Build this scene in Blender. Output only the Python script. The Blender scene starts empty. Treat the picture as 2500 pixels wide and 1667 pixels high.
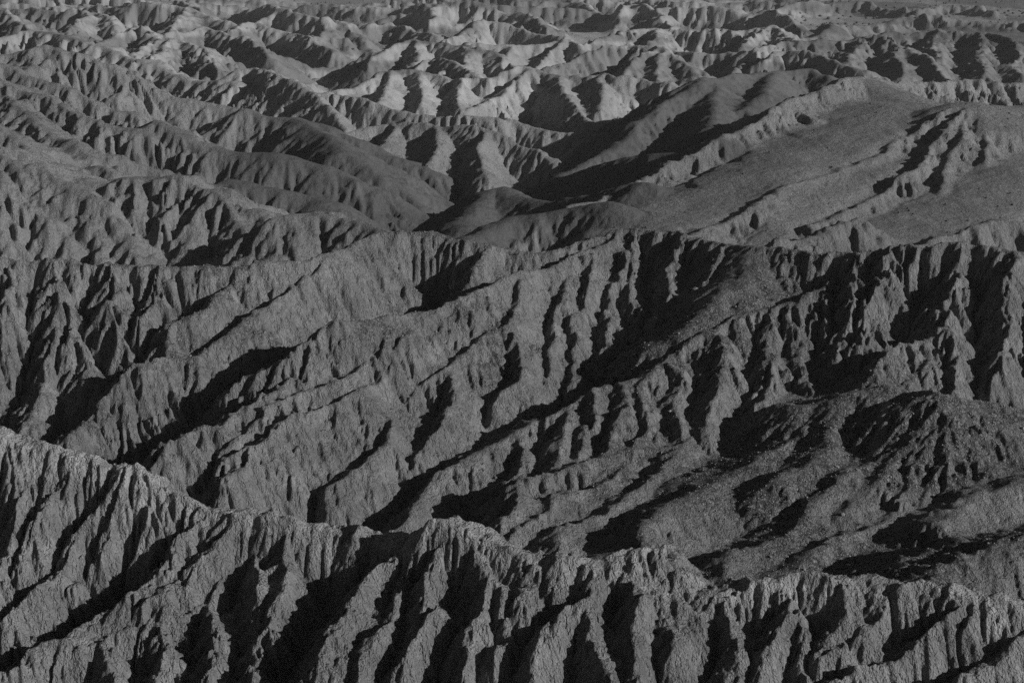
import bpy, math, random, time
import numpy as np
T0 = time.time()
rng = np.random.default_rng(7)
random.seed(7)
scn = bpy.context.scene
col = scn.collection
R = math.radians

# ------------------------------------------------------------------ camera
PITCH = 16.5
FOV = 40.0
cam_d = bpy.data.cameras.new('camera')
cam_d.sensor_width = 36.0
cam_d.lens = 18.0 / math.tan(R(FOV / 2))
cam_d.clip_start = 1.0
cam_d.clip_end = 60000.0
cam = bpy.data.objects.new('camera', cam_d)
cam.location = (0, 0, 0)
cam.rotation_euler = (R(90 - PITCH), 0, 0)
col.objects.link(cam)
scn.camera = cam

# ------------------------------------------------------------------ sky and sun (black-and-white photograph: neutral light)
SUN_EL = 22.5
SUN_AZ = 111.0          # clockwise from the view direction (+Y): right and a little behind the camera
world = bpy.data.worlds.new('World')
scn.world = world
world.use_nodes = True
wn = world.node_tree.nodes
wl = world.node_tree.links
wn.clear()
sky = wn.new('ShaderNodeTexSky')
sky.sky_type = 'NISHITA'
sky.sun_disc = False
sky.air_density = 0.75
sky.dust_density = 0.3
sky.sun_elevation = R(SUN_EL)
sky.sun_rotation = R(SUN_AZ)
bw = wn.new('ShaderNodeSeparateColor')   # red-filtered black-and-white: the blue sky counts little
bg = wn.new('ShaderNodeBackground')
bg.inputs['Strength'].default_value = 0.05
wo = wn.new('ShaderNodeOutputWorld')
wl.new(sky.outputs[0], bw.inputs[0])
wl.new(bw.outputs[0], bg.inputs['Color'])
wl.new(bg.outputs[0], wo.inputs['Surface'])
sun_d = bpy.data.lights.new('sun', 'SUN')
sun_d.energy = 4.5
sun_d.angle = R(0.53)
sun_d.color = (1, 1, 1)
sun = bpy.data.objects.new('sun', sun_d)
sun.rotation_euler = (R(90 - SUN_EL), 0, R(180 - SUN_AZ))
col.objects.link(sun)
vs = scn.view_settings
vs.view_transform = 'Standard'
vs.look = 'None'
vs.exposure = -0.12
vs.gamma = 1.0
vs.use_curve_mapping = False
scn.cycles.use_denoising = False
scn.cycles.max_bounces = 4
scn.cycles.diffuse_bounces = 3
scn.cycles.adaptive_threshold = 0.02

# ------------------------------------------------------------------ where the crests run
# (image x, image y in a 2352 px wide frame, distance ahead in metres) -> a point in the place
FPX = 1176.0 / math.tan(R(FOV / 2))
CP, SP = math.cos(R(PITCH)), math.sin(R(PITCH))


def P(px, py, D):
    u = (px - 1176.0) / FPX
    v = (784.0 - py) / FPX
    y = CP + v * SP
    return (u * D / y, D, (-SP + v * CP) * D / y)


NEAR, MID, RIGHT, LEFT, FAR, PLAIN, STONY, DARK = 1, 2, 3, 4, 5, 6, 7, 8
RIDGES = []     # (group, side slope, crest rounding, [points], how easily rain cuts it)
ERO = 1.0


def ridge(group, slope, rnd, *pts):
    if group == LEFT and len(pts) >= 5 and rnd < 4 and not isinstance(slope, tuple):     # these crests run across the view more than along it
        m = sum(p[2] for p in pts) / len(pts)
        pts = [(p[0], p[1], m + (p[2] - m) * 0.4) for p in pts]
    RIDGES.append((group, slope, rnd, [P(*p) for p in pts], ERO))


#@RIDGES@
# ---- nearest ridge: crest
S, W = 1.45, 2.0
ridge(NEAR, S, W, (-500, 930, 96), (-150, 960, 93), (0, 985, 92), (60, 1005, 92), (150, 1030, 91.5), (240, 1065, 91), (290, 1065, 90.5), (330, 1085, 90), (380, 1130, 89),
      (470, 1160, 88.5), (570, 1162, 88), (650, 1180, 87.5), (740, 1197, 87), (830, 1215, 86), (868, 1243, 85.5), (895, 1227, 85), (950, 1220, 84.5),
      (1000, 1195, 84), (1040, 1183, 84), (1075, 1200, 83.8), (1120, 1230, 83), (1170, 1250, 82), (1270, 1264, 81), (1330, 1275, 81), (1400, 1280, 81),
      (1470, 1250, 81.5), (1500, 1245, 81.5), (1530, 1290, 80.5), (1560, 1340, 79.5), (1600, 1357, 79), (1680, 1337, 79.5), (1760, 1335, 80), (1830, 1325, 80),
      (1900, 1310, 80), (1950, 1315, 80), (2000, 1328, 79.5), (2100, 1336, 79), (2150, 1345, 79), (2230, 1347, 78.5), (2300, 1370, 78), (2352, 1376, 78), (2480, 1370, 77.5), (2600, 1250, 78), (2800, 1130, 79), (3100, 1150, 80))  # unseen peak past the right edge, added to shade the lower right corner
# spurs running down towards the camera
S, W = 1.3, 0.25
ridge(NEAR, S, W, (612, 1184, 87.7), (590, 1256, 85.5), (540, 1292, 84.5), (504, 1335, 83), (468, 1367, 82), (324, 1436, 79.5), (72, 1515, 76), (-100, 1560, 73))
ridge(NEAR, S, W, (245, 1090, 90.5), (227, 1123, 89), (180, 1198, 87), (140, 1277, 84.5), (79, 1346, 82), (22, 1400, 80), (-80, 1450, 78))
ridge(NEAR, S, W, (324, 1126, 89.5), (248, 1234, 86.5), (205, 1303, 84.5), (137, 1364, 82.5), (22, 1443, 79.5))
ridge(NEAR, S, W, (58, 1033, 92), (36, 1148, 88), (10, 1256, 85), (-40, 1330, 82))
ridge(NEAR, S, W, (150, 1050, 91), (110, 1130, 88.5), (60, 1230, 85.5), (10, 1320, 83))
ridge(NEAR, S, W, (590, 1256, 85.5), (600, 1360, 81), (590, 1454, 78), (576, 1544, 75), (570, 1620, 72))
ridge(NEAR, S, W, (666, 1184, 87.4), (666, 1274, 84), (641, 1346, 81), (612, 1436, 78))
ridge(NEAR, S, W, (468, 1367, 82), (490, 1430, 79), (480, 1500, 76.5), (470, 1580, 74))
ridge(NEAR, S, W, (360, 1425, 80), (380, 1490, 77), (370, 1568, 74.5))
ridge(NEAR, S, W, (230, 1470, 77.6), (250, 1530, 75.5), (240, 1590, 73.5))
ridge(NEAR, S, W, (470, 1180, 87.5), (400, 1260, 84.5), (330, 1330, 82), (250, 1390, 80), (150, 1450, 78), (60, 1490, 76.5))
ridge(NEAR, S, W, (540, 1195, 86.8), (470, 1270, 84.2), (410, 1330, 82.3), (330, 1390, 80.5))
ridge(NEAR, S, W, (933, 1227, 84.8), (907, 1263, 83.3), (861, 1285, 82), (817, 1339, 79.8), (789, 1375, 78.3), (760, 1429, 76), (745, 1500, 73.5))
ridge(NEAR, S, W, (940, 1241, 84), (925, 1299, 81.5), (897, 1393, 78.3), (843, 1454, 76), (825, 1544, 73.2), (815, 1620, 71))
ridge(NEAR, S, W, (1041, 1205, 83.7), (1012, 1249, 82), (969, 1310, 80), (947, 1418, 77))
ridge(NEAR, S, W, (1001, 1382, 78), (976, 1425, 76.5), (940, 1454, 75.5), (918, 1544, 73))
ridge(NEAR, S, W, (1062, 1220, 83.5), (1098, 1256, 82), (1131, 1299, 80.3), (1141, 1328, 79.3), (1116, 1400, 77), (1084, 1436, 76), (1077, 1544, 73), (1070, 1620, 71))
ridge(NEAR, S, W, (1141, 1328, 79.3), (1177, 1371, 77.8), (1167, 1454, 75.6), (1131, 1490, 74.2))
ridge(NEAR, S, W, (1200, 1262, 81.3), (1215, 1330, 79), (1210, 1390, 77))
ridge(NEAR, S, W, (1400, 1280, 81), (1347, 1328, 79), (1343, 1371, 77.3), (1285, 1393, 76.3), (1231, 1454, 74.3), (1221, 1544, 72), (1215, 1620, 70))
ridge(NEAR, S, W, (1347, 1375, 77), (1383, 1472, 74.2), (1411, 1544, 72), (1420, 1620, 70))
ridge(NEAR, S, 0.7, (1400, 1285, 80.5), (1437, 1303, 80), (1490, 1339, 78.8), (1563, 1382, 77.3), (1545, 1436, 75.6), (1530, 1500, 73.8))
ridge(NEAR, S, W, (1450, 1320, 79), (1473, 1418, 75.6), (1465, 1544, 72), (1460, 1620, 70))
ridge(NEAR, S, W, (1660, 1352, 79), (1613, 1400, 77.3), (1559, 1490, 74.3), (1534, 1562, 72.4))
ridge(NEAR, S, W, (1667, 1355, 79), (1674, 1436, 76), (1667, 1526, 73.5), (1656, 1600, 71))
ridge(NEAR, S, W, (1822, 1350, 79.3), (1804, 1418, 76.8), (1757, 1490, 74.4), (1728, 1551, 72.6))
ridge(NEAR, S, W, (1822, 1360, 79), (1847, 1436, 76.4), (1851, 1483, 74.8), (1860, 1560, 72.6))
ridge(NEAR, S, W, (1930, 1325, 79.6), (1930, 1400, 77), (1910, 1440, 75.8))
ridge(NEAR, S, W, (2045, 1350, 79), (2009, 1418, 76.8), (1955, 1454, 75.4), (1901, 1475, 74.6))
ridge(NEAR, S, W, (2225, 1360, 78.4), (2171, 1425, 76.3), (2120, 1460, 75))
ridge(NEAR, S, W, (2300, 1400, 77), (2164, 1454, 75.6), (2099, 1486, 74.6), (2009, 1522, 73.2), (1937, 1544, 72.4), (1860, 1590, 71))
ridge(NEAR, S, W, (2400, 1400, 77), (2300, 1480, 74.5), (2200, 1560, 72))

# ---- middle ridge: crest
ERO = 0.8
S, W = 1.3, 0.8
ridge(MID, S, W, (-600, 575, 182), (-150, 590, 178), (0, 588, 178), (120, 590, 178), (250, 597, 178), (400, 600, 178), (560, 604, 179), (620, 598, 181), (700, 590, 185), (780, 565, 190),
      (860, 540, 195), (930, 528, 199), (990, 533, 199), (1060, 545, 198), (1140, 560, 196), (1220, 567, 197), (1290, 560, 200), (1360, 540, 203), (1420, 520, 206),
      (1480, 522, 205), (1560, 530, 202), (1640, 545, 197), (1740, 562, 191), (1860, 572, 186), (1940, 568, 184), (2050, 562, 183), (2150, 558, 183), (2260, 560, 181), (2352, 570, 179), (2500, 580, 178), (3000, 560, 176))
S, W = 1.0, 0.3
ridge(MID, S, W, (119, 592, 178), (112, 679, 172), (119, 769, 166), (104, 859, 160.5), (75, 930, 156), (40, 985, 152))
ridge(MID, S, W, (119, 640, 174), (160, 760, 167), (210, 860, 160), (230, 940, 155.5))
ridge(MID, S, W, (20, 592, 178), (10, 690, 171), (-20, 790, 165), (-60, 880, 159))
ridge(MID, S, W, (250, 600, 177.5), (250, 680, 172), (270, 760, 167), (290, 820, 163))
ridge(MID, S, W, (360, 603, 177.5), (345, 670, 173), (320, 740, 168.5))
ridge(MID, S, W, (702, 592, 185), (540, 633, 178.5), (504, 661, 174.5), (461, 705, 170.5), (407, 741, 166.5), (382, 769, 164))
ridge(MID, S, W, (774, 575, 189), (720, 615, 183), (630, 679, 174.5), (540, 741, 167.5), (450, 809, 162), (403, 820, 161.5), (349, 820, 160), (306, 841, 158), (252, 895, 154.5), (180, 960, 150), (110, 1020, 145.5))
ridge(MID, S, W, (860, 545, 194.5), (800, 620, 190), (750, 680, 186.5))
ridge(MID, S, W, (990, 540, 198.5), (930, 610, 194.5), (870, 670, 191))
ridge(MID, S, W, (1140, 565, 195.7), (1110, 600, 192), (1090, 640, 188.5))
ridge(MID, S, W, (1440, 522, 206), (1382, 553, 201), (1292, 589, 194), (1220, 611, 188.5), (1156, 633, 184.5), (1116, 661, 180.5), (1087, 679, 178), (1033, 681, 175), (987, 705, 172), (932, 715, 169.5),
      (842, 730, 165), (752, 735, 161.5), (700, 765, 159), (640, 810, 156.5), (580, 850, 155), (530, 885, 154))
ridge(MID, S, W, (700, 850, 156), (650, 880, 153), (590, 911, 149.5), (540, 940, 146.5), (500, 966, 143.5), (470, 965, 142.5), (440, 991, 140.5), (390, 1020, 137.5), (355, 1070, 134))
ridge(MID, S, W, (900, 740, 168), (870, 790, 162), (825, 835, 157.5), (770, 855, 154.5), (720, 882, 152), (660, 908, 149.5), (600, 936, 147), (550, 990, 143), (510, 1035, 140))
ridge(MID, S, W, (960, 720, 170.5), (920, 770, 165), (890, 815, 161), (850, 868, 155.5), (750, 920, 149), (690, 938, 146), (575, 1022, 139.5), (530, 1040, 138))
ridge(MID, S, W, (1060, 690, 175), (1010, 745, 170), (960, 790, 165.5))
ridge(MID, S, W, (1203, 640, 185), (1174, 730, 176), (1113, 777, 170.5), (1041, 831, 164.5), (951, 885, 158.5), (879, 931, 153), (807, 978, 148), (700, 1030, 142), (600, 1070, 137.5), (520, 1100, 134))
ridge(MID, S, W, (1180, 760, 173), (1190, 850, 165), (1150, 930, 159))
ridge(MID, S, W, (1041, 835, 164), (1050, 910, 157.5), (1010, 980, 151), (960, 1040, 146))
ridge(MID, S, W, (879, 935, 152.5), (890, 1010, 146), (830, 1070, 141), (750, 1120, 137))
ridge(MID, S, W, (1285, 600, 194), (1285, 661, 187), (1285, 769, 177), (1267, 823, 172), (1257, 895, 166))
ridge(MID, S, W, (1347, 590, 196), (1347, 661, 188), (1329, 733, 181), (1329, 823, 173.5), (1314, 877, 168.5))
ridge(MID, S, W, (1429, 571, 199.5), (1401, 679, 188), (1411, 741, 182), (1393, 787, 177), (1365, 823, 173))
ridge(MID, S, W, (1465, 535, 204), (1437, 625, 194), (1458, 690, 187), (1462, 769, 179.5), (1430, 810, 174.5))
ridge(MID, S, W, (1678, 557, 194.5), (1613, 661, 184), (1559, 751, 175), (1505, 787, 170.5))
ridge(MID, S, W, (1570, 546, 199.5), (1541, 607, 193), (1512, 715, 182), (1500, 760, 176.5))
ERO = 0.35
ridge(STONY, (0.5, 8), 1.5, (1745, 578, 189.5), (1690, 640, 182.5), (1640, 700, 176.5), (1580, 755, 171.5))
ERO = 0.8
# the long spur that crosses the frame
S, W = 1.0, 0.5
ridge(MID, S, W, (1912, 578, 185.5), (1897, 636, 181.5), (1847, 679, 178), (1775, 712, 175), (1700, 735, 172.5), (1631, 751, 170), (1577, 798, 167), (1505, 834, 163.5), (1472, 852, 162), (1365, 881, 158.5),
      (1275, 931, 154.5), (1185, 993, 150), (1113, 1029, 146.5), (1077, 1050, 144.5), (1041, 1079, 142), (980, 1130, 137.5), (930, 1180, 133), (880, 1230, 129))
S, W = 0.95, 0.3
ridge(MID, S, W, (2225, 560, 182), (2207, 618, 178), (2178, 672, 173.5), (2171, 733, 169.5), (2146, 769, 166.5), (2081, 780, 163.5), (2038, 812, 160.5), (2020, 870, 156.5))
ridge(MID, S, W, (2171, 733, 169.5), (2146, 800, 163.5), (2100, 860, 158.5), (2065, 895, 155.5))
ridge(MID, S, W, (2175, 735, 169.3), (2200, 810, 163), (2190, 890, 157))
ridge(MID, S, W, (2352, 572, 178.5), (2326, 643, 174), (2297, 769, 165.5), (2290, 830, 161))
ridge(MID, S, W, (2440, 580, 177.5), (2400, 680, 171), (2370, 780, 165))
ridge(MID, S, W, (2050, 565, 182.7), (2020, 640, 177), (1990, 700, 172.5), (1975, 760, 168))
ridge(MID, S, W, (1975, 570, 183.3), (1950, 650, 177.5), (1935, 730, 171.5), (1920, 800, 166.5))
ridge(MID, S, W, (1786, 720, 174), (1757, 823, 165), (1721, 913, 157.5))
ridge(MID, S, W, (1771, 810, 166), (1768, 877, 159.5), (1728, 957, 152.5))
ridge(MID, S, W, (1642, 762, 168.8), (1649, 841, 161.5), (1627, 931, 153.8), (1613, 996, 148.5))
ridge(MID, S, W, (1829, 690, 176.5), (1836, 823, 166), (1883, 906, 158.8))
ridge(MID, S, W, (1883, 660, 179), (1887, 770, 171), (1890, 870, 163))
ridge(MID, S, W, (1293, 930, 154.5), (1293, 1021, 146.5), (1275, 1079, 141.5))
ridge(MID, S, W, (1437, 865, 159.5), (1419, 949, 151.5), (1411, 1029, 145.3))
ridge(MID, S, W, (1545, 825, 164), (1545, 949, 153), (1563, 1021, 147.3))
ridge(MID, S, W, (1360, 890, 157.5), (1350, 960, 151), (1345, 1030, 145.5))
ridge(MID, S, W, (1490, 850, 161.8), (1480, 930, 154), (1480, 1010, 147.5))
ridge(MID, S, W, (1200, 990, 149.8), (1200, 1050, 144.5), (1170, 1090, 141))
# lower spurs and the stony hump on the right
S, W = 0.8, 0.35
ridge(MID, S, W, (1563, 1015, 147.3), (1447, 1036, 145), (1343, 1043, 142.3), (1278, 1072, 139), (1213, 1097, 135.5), (1185, 1148, 130.5), (1152, 1200, 126))
ridge(MID, S, W, (1455, 1040, 145), (1400, 1105, 138), (1278, 1137, 132.3), (1257, 1177, 128.5), (1203, 1213, 124.5), (1167, 1241, 121))
ridge(MID, S, W, (1575, 1010, 148), (1545, 1030, 145.5), (1527, 1076, 140.5), (1437, 1141, 133.5), (1365, 1184, 128), (1293, 1227, 122.5))
S, W = 0.48, 0.4
ERO = 0.6
ridge(STONY, S, W, (2900, 970, 140), (2500, 950, 142.5), (2352, 935, 144), (2260, 920, 145.5), (2200, 912, 144.5), (2164, 888, 144), (2110, 903, 146.5), (2063, 903, 148.5), (2027, 883, 149.5), (1937, 895, 149.8), (1870, 918, 149.8),
      (1850, 960, 147.5), (1829, 1004, 144.5), (1721, 1058, 138.5), (1624, 1112, 132.8), (1552, 1151, 128), (1512, 1195, 124), (1480, 1230, 120.5))
ridge(STONY, 0.62, 0.3, (2164, 888, 144), (2150, 960, 140), (2146, 1025, 137.5), (2117, 1105, 131.5), (2045, 1184, 125.5), (1937, 1234, 120.5), (1865, 1263, 117.5), (1829, 1292, 115))
ridge(STONY, S, 0.5, (2038, 893, 149), (2030, 931, 146), (2023, 996, 141), (1991, 1057, 136.5), (1937, 1080, 134), (1919, 1112, 131.5), (1865, 1141, 128.5), (1840, 1184, 125), (1793, 1220, 121.8), (1739, 1256, 118.5), (1685, 1303, 115))
ridge(STONY, 0.62, 0.3, (2164, 888, 144), (2215, 960, 140), (2225, 1040, 136.5), (2240, 1115, 131.5))
ridge(STONY, S, 0.4, (2090, 905, 147.5), (2085, 970, 142), (2070, 1040, 136.5), (2020, 1110, 131), (1950, 1160, 127))
ridge(STONY, S, 0.4, (1960, 897, 149.5), (1940, 960, 145), (1900, 1020, 140), (1830, 1070, 135.5), (1760, 1110, 131.5))
ridge(STONY, 0.62, 0.3, (2164, 888, 144), (2185, 980, 138.5), (2180, 1070, 134.5), (2140, 1160, 128))
ridge(STONY, S, 0.5, (2600, 1060, 133), (2352, 1101, 130), (2279, 1119, 128), (2225, 1173, 124), (2153, 1195, 121.5))
ridge(STONY, S, 0.5, (2600, 1180, 111), (2352, 1234, 108), (2261, 1270, 105), (2171, 1292, 102.5), (2150, 1325, 100.5))

# ---- slope on the right behind the middle ridge
ERO = 1.0
S, W = 0.75, 0.8
ridge(RIGHT, S, W, (2900, 190, 540), (2500, 200, 530), (2352, 191, 525), (2254, 175, 520), (2189, 182, 510), (2081, 186, 492), (2038, 187, 482), (1984, 173, 472), (1940, 178, 462), (1901, 191, 448), (1829, 223, 430), (1757, 263, 412), (1667, 310, 395), (1595, 346, 380), (1505, 385, 365),
      (1440, 420, 352), (1400, 440, 345), (1340, 470, 335), (1250, 510, 322), (1180, 545, 312))
ERO = 0.1
ridge(RIGHT, (0.35, 18), 4.0, (2000, 180, 468), (2020, 196, 464), (2038, 223, 450), (2099, 241, 438), (2171, 249, 424), (2225, 233, 415), (2290, 245, 425), (2352, 240, 435), (2600, 230, 440))
ERO = 1.0
ridge(RIGHT, S, W, (2225, 233, 415), (2171, 254, 408), (2099, 306, 392), (2027, 342, 375), (1955, 371, 362), (1865, 410, 345), (1793, 428, 336), (1721, 472, 318), (1649, 500, 306), (1595, 522, 297))
ridge(RIGHT, S, W, (2225, 238, 413), (2153, 310, 385), (2110, 380, 360), (2009, 440, 338), (1937, 480, 322), (1850, 510, 310))
ridge(RIGHT, S, W, (2225, 242, 412), (2200, 330, 380), (2170, 400, 356), (2150, 440, 342))
ridge(RIGHT, S, W, (2450, 240, 430), (2352, 265, 415), (2330, 300, 402), (2280, 350, 385), (2240, 400, 365))
ridge(RIGHT, S, W, (2240, 245, 412), (2275, 310, 392), (2260, 370, 370))
ERO = 0.16
ridge(RIGHT, (0.13, 17), 5.0, (2040, 235, 432), (1980, 285, 405), (1880, 345, 378), (1780, 400, 352), (1660, 460, 330), (1560, 515, 310))
ridge(RIGHT, (0.14, 13), 5.0, (2600, 330, 400), (2352, 370, 372), (2200, 447, 340), (2050, 522, 312), (1950, 560, 298))
ERO = 0.8
ridge(RIGHT, S, W, (2700, 460, 320), (2352, 497, 300), (2250, 507, 295), (2170, 530, 285), (2100, 556, 275))
ridge(RIGHT, S, W, (1990, 500, 300), (1900, 530, 290), (1800, 548, 282))
# rounded dark hills in the gap
ERO = 0.5
S, W = 0.62, 2.5
ridge(DARK, S, W, (1505, 227, 560), (1566, 194, 545), (1624, 176, 562), (1703, 166, 590), (1793, 158, 612), (1865, 160, 620), (1919, 178, 600))
ridge(DARK, S, W, (1624, 176, 562), (1599, 187, 542), (1527, 234, 520), (1473, 274, 500), (1437, 306, 485), (1383, 346, 466), (1293, 396, 446))
ridge(DARK, S, W, (1640, 190, 550), (1650, 240, 505), (1640, 290, 470))
ridge(DARK, S, W, (1780, 165, 600), (1760, 210, 540), (1720, 250, 505))
ridge(DARK, S, 3.0, (1640, 320, 390), (1599, 346, 402), (1437, 356, 422), (1365, 378, 432), (1293, 403, 442))
ridge(DARK, S, 4.0, (1480, 410, 345), (1350, 440, 362), (1270, 460, 372), (1200, 450, 386), (1149, 425, 400), (1110, 460, 385), (1060, 520, 350))
ridge(DARK, S, 3.0, (1400, 452, 322), (1300, 480, 325), (1180, 500, 322), (1080, 540, 310))

# ---- hillside on the left
ERO = 0.8
S, W = 0.62, 1.5
ridge(LEFT, S, W, (-500, 150, 512), (-150, 130, 518), (0, 119, 522), (43, 112, 525), (101, 97, 528), (162, 115, 526), (252, 144, 520), (313, 176, 514), (378, 209, 507), (468, 230, 499), (558, 248, 492))
ERO = 0.55
ridge(LEFT, 0.62, 4.5, (558, 248, 492), (612, 263, 489), (684, 266, 487), (752, 288, 483), (825, 317, 479), (904, 353, 475), (969, 382, 472), (1023, 425, 468), (1069, 475, 465))
ridge(LEFT, 0.62, 4.5, (360, 274, 420), (450, 324, 412), (576, 349, 404), (640, 349, 402), (720, 374, 397), (792, 407, 393), (847, 432, 390), (880, 470, 386), (930, 510, 381))
ridge(LEFT, 0.62, 4.5, (684, 270, 485), (790, 340, 440), (870, 400, 425), (960, 470, 412), (1010, 520, 402))
ridge(LEFT, 0.62, 4.5, (540, 407, 338), (612, 432, 335), (684, 439, 333), (738, 454, 330), (828, 504, 325))
ERO = 0.9
ridge(LEFT, S, W, (-300, 90, 470), (0, 144, 520), (72, 173, 505), (162, 202, 488), (234, 241, 470), (306, 252, 460), (360, 274, 448), (396, 288, 440))
ridge(LEFT, S, W, (-200, 130, 470), (0, 175, 480), (80, 210, 462), (155, 250, 432), (240, 280, 415), (324, 306, 400), (414, 346, 385), (504, 389, 368), (560, 420, 355))
ridge(LEFT, S, W, (-300, 160, 430), (-100, 240, 402), (0, 295, 362), (60, 340, 347), (135, 390, 330), (200, 402, 321), (324, 396, 313), (392, 390, 309), (450, 410, 302), (522, 439, 296), (594, 468, 288), (640, 500, 280), (666, 540, 268))
for pts in ([(-100, 330, 305), (0, 400, 296), (100, 480, 287), (190, 560, 279), (240, 610, 274)], [(0, 320, 312), (110, 420, 298), (200, 500, 288), (290, 580, 279)], [(100, 365, 306), (200, 450, 295), (290, 530, 285), (360, 600, 277)],
            [(200, 402, 309), (290, 480, 297), (370, 560, 286)], [(300, 398, 308), (380, 470, 297), (440, 550, 286), (470, 600, 279)], [(400, 392, 308), (450, 470, 298), (485, 540, 289), (500, 610, 281)], [(-200, 430, 292), (-60, 510, 281), (60, 600, 271)]):
    ridge(LEFT, (0.5, 60), 2.0, *pts)
ridge(LEFT, S, W, (500, 430, 304), (540, 500, 292), (560, 590, 276))
ridge(LEFT, S, W, (594, 468, 298), (605, 520, 288), (600, 585, 276))
ridge(LEFT, S, W, (630, 495, 281), (666, 482, 286), (738, 482, 290), (800, 495, 285), (850, 503, 276), (900, 518, 264), (935, 540, 250))
ridge(LEFT, S, W, (0, 215, 430), (108, 290, 395), (180, 340, 370), (260, 380, 350))

# ---- far hills
ERO = 0.7
S, W = 0.80, 0.8
ridge(FAR, S, W, (800, 290, 525), (825, 282, 528), (900, 275, 530), (975, 277, 522), (1076, 288, 511), (1141, 299, 506), (1184, 324, 499), (1238, 346, 492), (1285, 385, 480))
ridge(FAR, S, W, (1000, 278, 520), (1000, 330, 492), (985, 380, 474))
ridge(FAR, S, W, (1120, 297, 508), (1100, 350, 485), (1130, 400, 462))
ridge(FAR, S, W, (900, 278, 528), (890, 320, 505), (880, 345, 492))
ridge(FAR, S, W, (1150, 266, 570), (1170, 272, 560), (1274, 300, 549), (1346, 306, 545), (1418, 316, 541), (1430, 335, 530))
ridge(FAR, S, W, (1346, 308, 545), (1310, 345, 520), (1290, 375, 500))
ridge(FAR, S, W, (540, 148, 640), (594, 144, 642), (630, 162, 622), (666, 180, 606), (716, 202, 590), (756, 234, 570), (800, 295, 545), (830, 330, 520))
ridge(FAR, S, W, (716, 203, 592), (792, 209, 586), (850, 220, 580), (897, 245, 572), (950, 259, 566), (1076, 266, 560), (1150, 268, 556))
ridge(FAR, S, W, (752, 202, 640), (803, 187, 650), (860, 166, 666), (897, 155, 682), (954, 158, 682), (1005, 169, 673), (1059, 180, 662), (1127, 176, 662), (1185, 158, 676), (1220, 155, 682), (1285, 162, 671), (1347, 169, 661), (1383, 158, 666), (1426, 176, 651), (1483, 162, 656), (1545, 180, 641))
ridge(FAR, S, W, (897, 155, 682), (880, 200, 632), (870, 240, 600))
ridge(FAR, S, W, (1059, 180, 662), (1050, 220, 625), (1060, 250, 600))
ridge(FAR, S, W, (1285, 162, 671), (1300, 220, 622), (1350, 270, 585))
ridge(FAR, S, W, (1220, 155, 682), (1150, 215, 632), (1080, 250, 605))
ridge(FAR, S, W, (1383, 158, 666), (1385, 210, 622), (1375, 250, 595))
ridge(FAR, S, W, (970, 165, 675), (965, 205, 635), (970, 240, 605))
ridge(FAR, S, W, (1240, 155, 740), (1329, 122, 770), (1383, 101, 790), (1429, 90, 802), (1490, 97, 792), (1545, 126, 766), (1599, 169, 730))
ridge(FAR, S, W, (1509, 104, 790), (1455, 144, 745), (1430, 173, 715))
ridge(FAR, S, W, (1530, 120, 770), (1510, 160, 730), (1520, 185, 705))
ridge(FAR, S, W, (835, 137, 850), (897, 94, 890), (940, 79, 912), (1005, 94, 902), (1069, 94, 890), (1131, 119, 860), (1177, 162, 820))
ridge(FAR, S, W, (940, 79, 912), (960, 120, 860), (950, 150, 825))
ridge(FAR, S, W, (1069, 94, 890), (1075, 130, 845), (1070, 165, 800))
ridge(FAR, S, W, (925, 155, 780), (987, 122, 812), (1023, 126, 802), (1059, 151, 775), (1102, 176, 745))
ridge(FAR, S, W, (1077, 97, 945), (1134, 97, 950), (1239, 94, 960), (1293, 83, 980), (1347, 112, 930))
ridge(FAR, S, W, (1293, 83, 980), (1257, 126, 900), (1220, 151, 855))
ridge(FAR, S, W, (1180, 97, 955), (1160, 125, 900), (1140, 145, 870))
ridge(FAR, S, W, (1030, 86, 1000), (1077, 65, 1060), (1113, 50, 1100), (1203, 61, 1082), (1257, 72, 1062), (1293, 79, 1040))
ridge(FAR, S, W, (1329, 101, 950), (1419, 65, 1040), (1527, 58, 1082), (1599, 65, 1062), (1685, 65, 1052), (1775, 56, 1072), (1793, 68, 1042), (1818, 90, 980))
ridge(FAR, S, W, (1775, 56, 1072), (1730, 85, 980), (1700, 105, 930))
ridge(FAR, S, W, (1527, 58, 1082), (1500, 85, 990), (1480, 95, 950))
ridge(FAR, S, W, (1721, 112, 820), (1811, 94, 862), (1901, 86, 892), (1973, 83, 902), (2063, 94, 872), (2117, 126, 812), (2146, 148, 772), (2171, 176, 732))
ridge(FAR, S, W, (1973, 83, 902), (1960, 125, 820), (1930, 150, 780))
ridge(FAR, S, W, (2063, 94, 872), (2060, 140, 790), (2075, 170, 745))
ridge(FAR, S, W, (2020, 75, 950), (2045, 72, 960), (2153, 67, 982), (2261, 74, 962), (2352, 90, 922), (2500, 110, 880), (2900, 100, 900))
ridge(FAR, S, W, (2153, 67, 982), (2140, 110, 870), (2160, 150, 800))
ridge(FAR, S, W, (2261, 74, 962), (2250, 120, 850), (2260, 165, 780))
ridge(FAR, S, W, (2340, 88, 925), (2330, 140, 820), (2340, 175, 770))
ridge(FAR, S, W, (1818, 72, 1150), (1865, 68, 1165), (1973, 40, 1302), (2081, 32, 1362), (2211, 34, 1352), (2297, 34, 1342), (2352, 36, 1330), (2700, 50, 1280))
ridge(FAR, S, W, (1523, 112, 880), (1595, 115, 870), (1696, 115, 862), (1728, 130, 832))
ridge(FAR, S, W, (1757, 133, 790), (1804, 112, 812), (1883, 122, 792), (1930, 144, 762), (2009, 152, 742))
ridge(FAR, S, W, (1696, 115, 862), (1700, 140, 810), (1680, 155, 780))
ridge(FAR, S, W, (1505, 11, 1350), (1649, 14, 1332), (1757, 23, 1302), (1829, 54, 1200))
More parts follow.
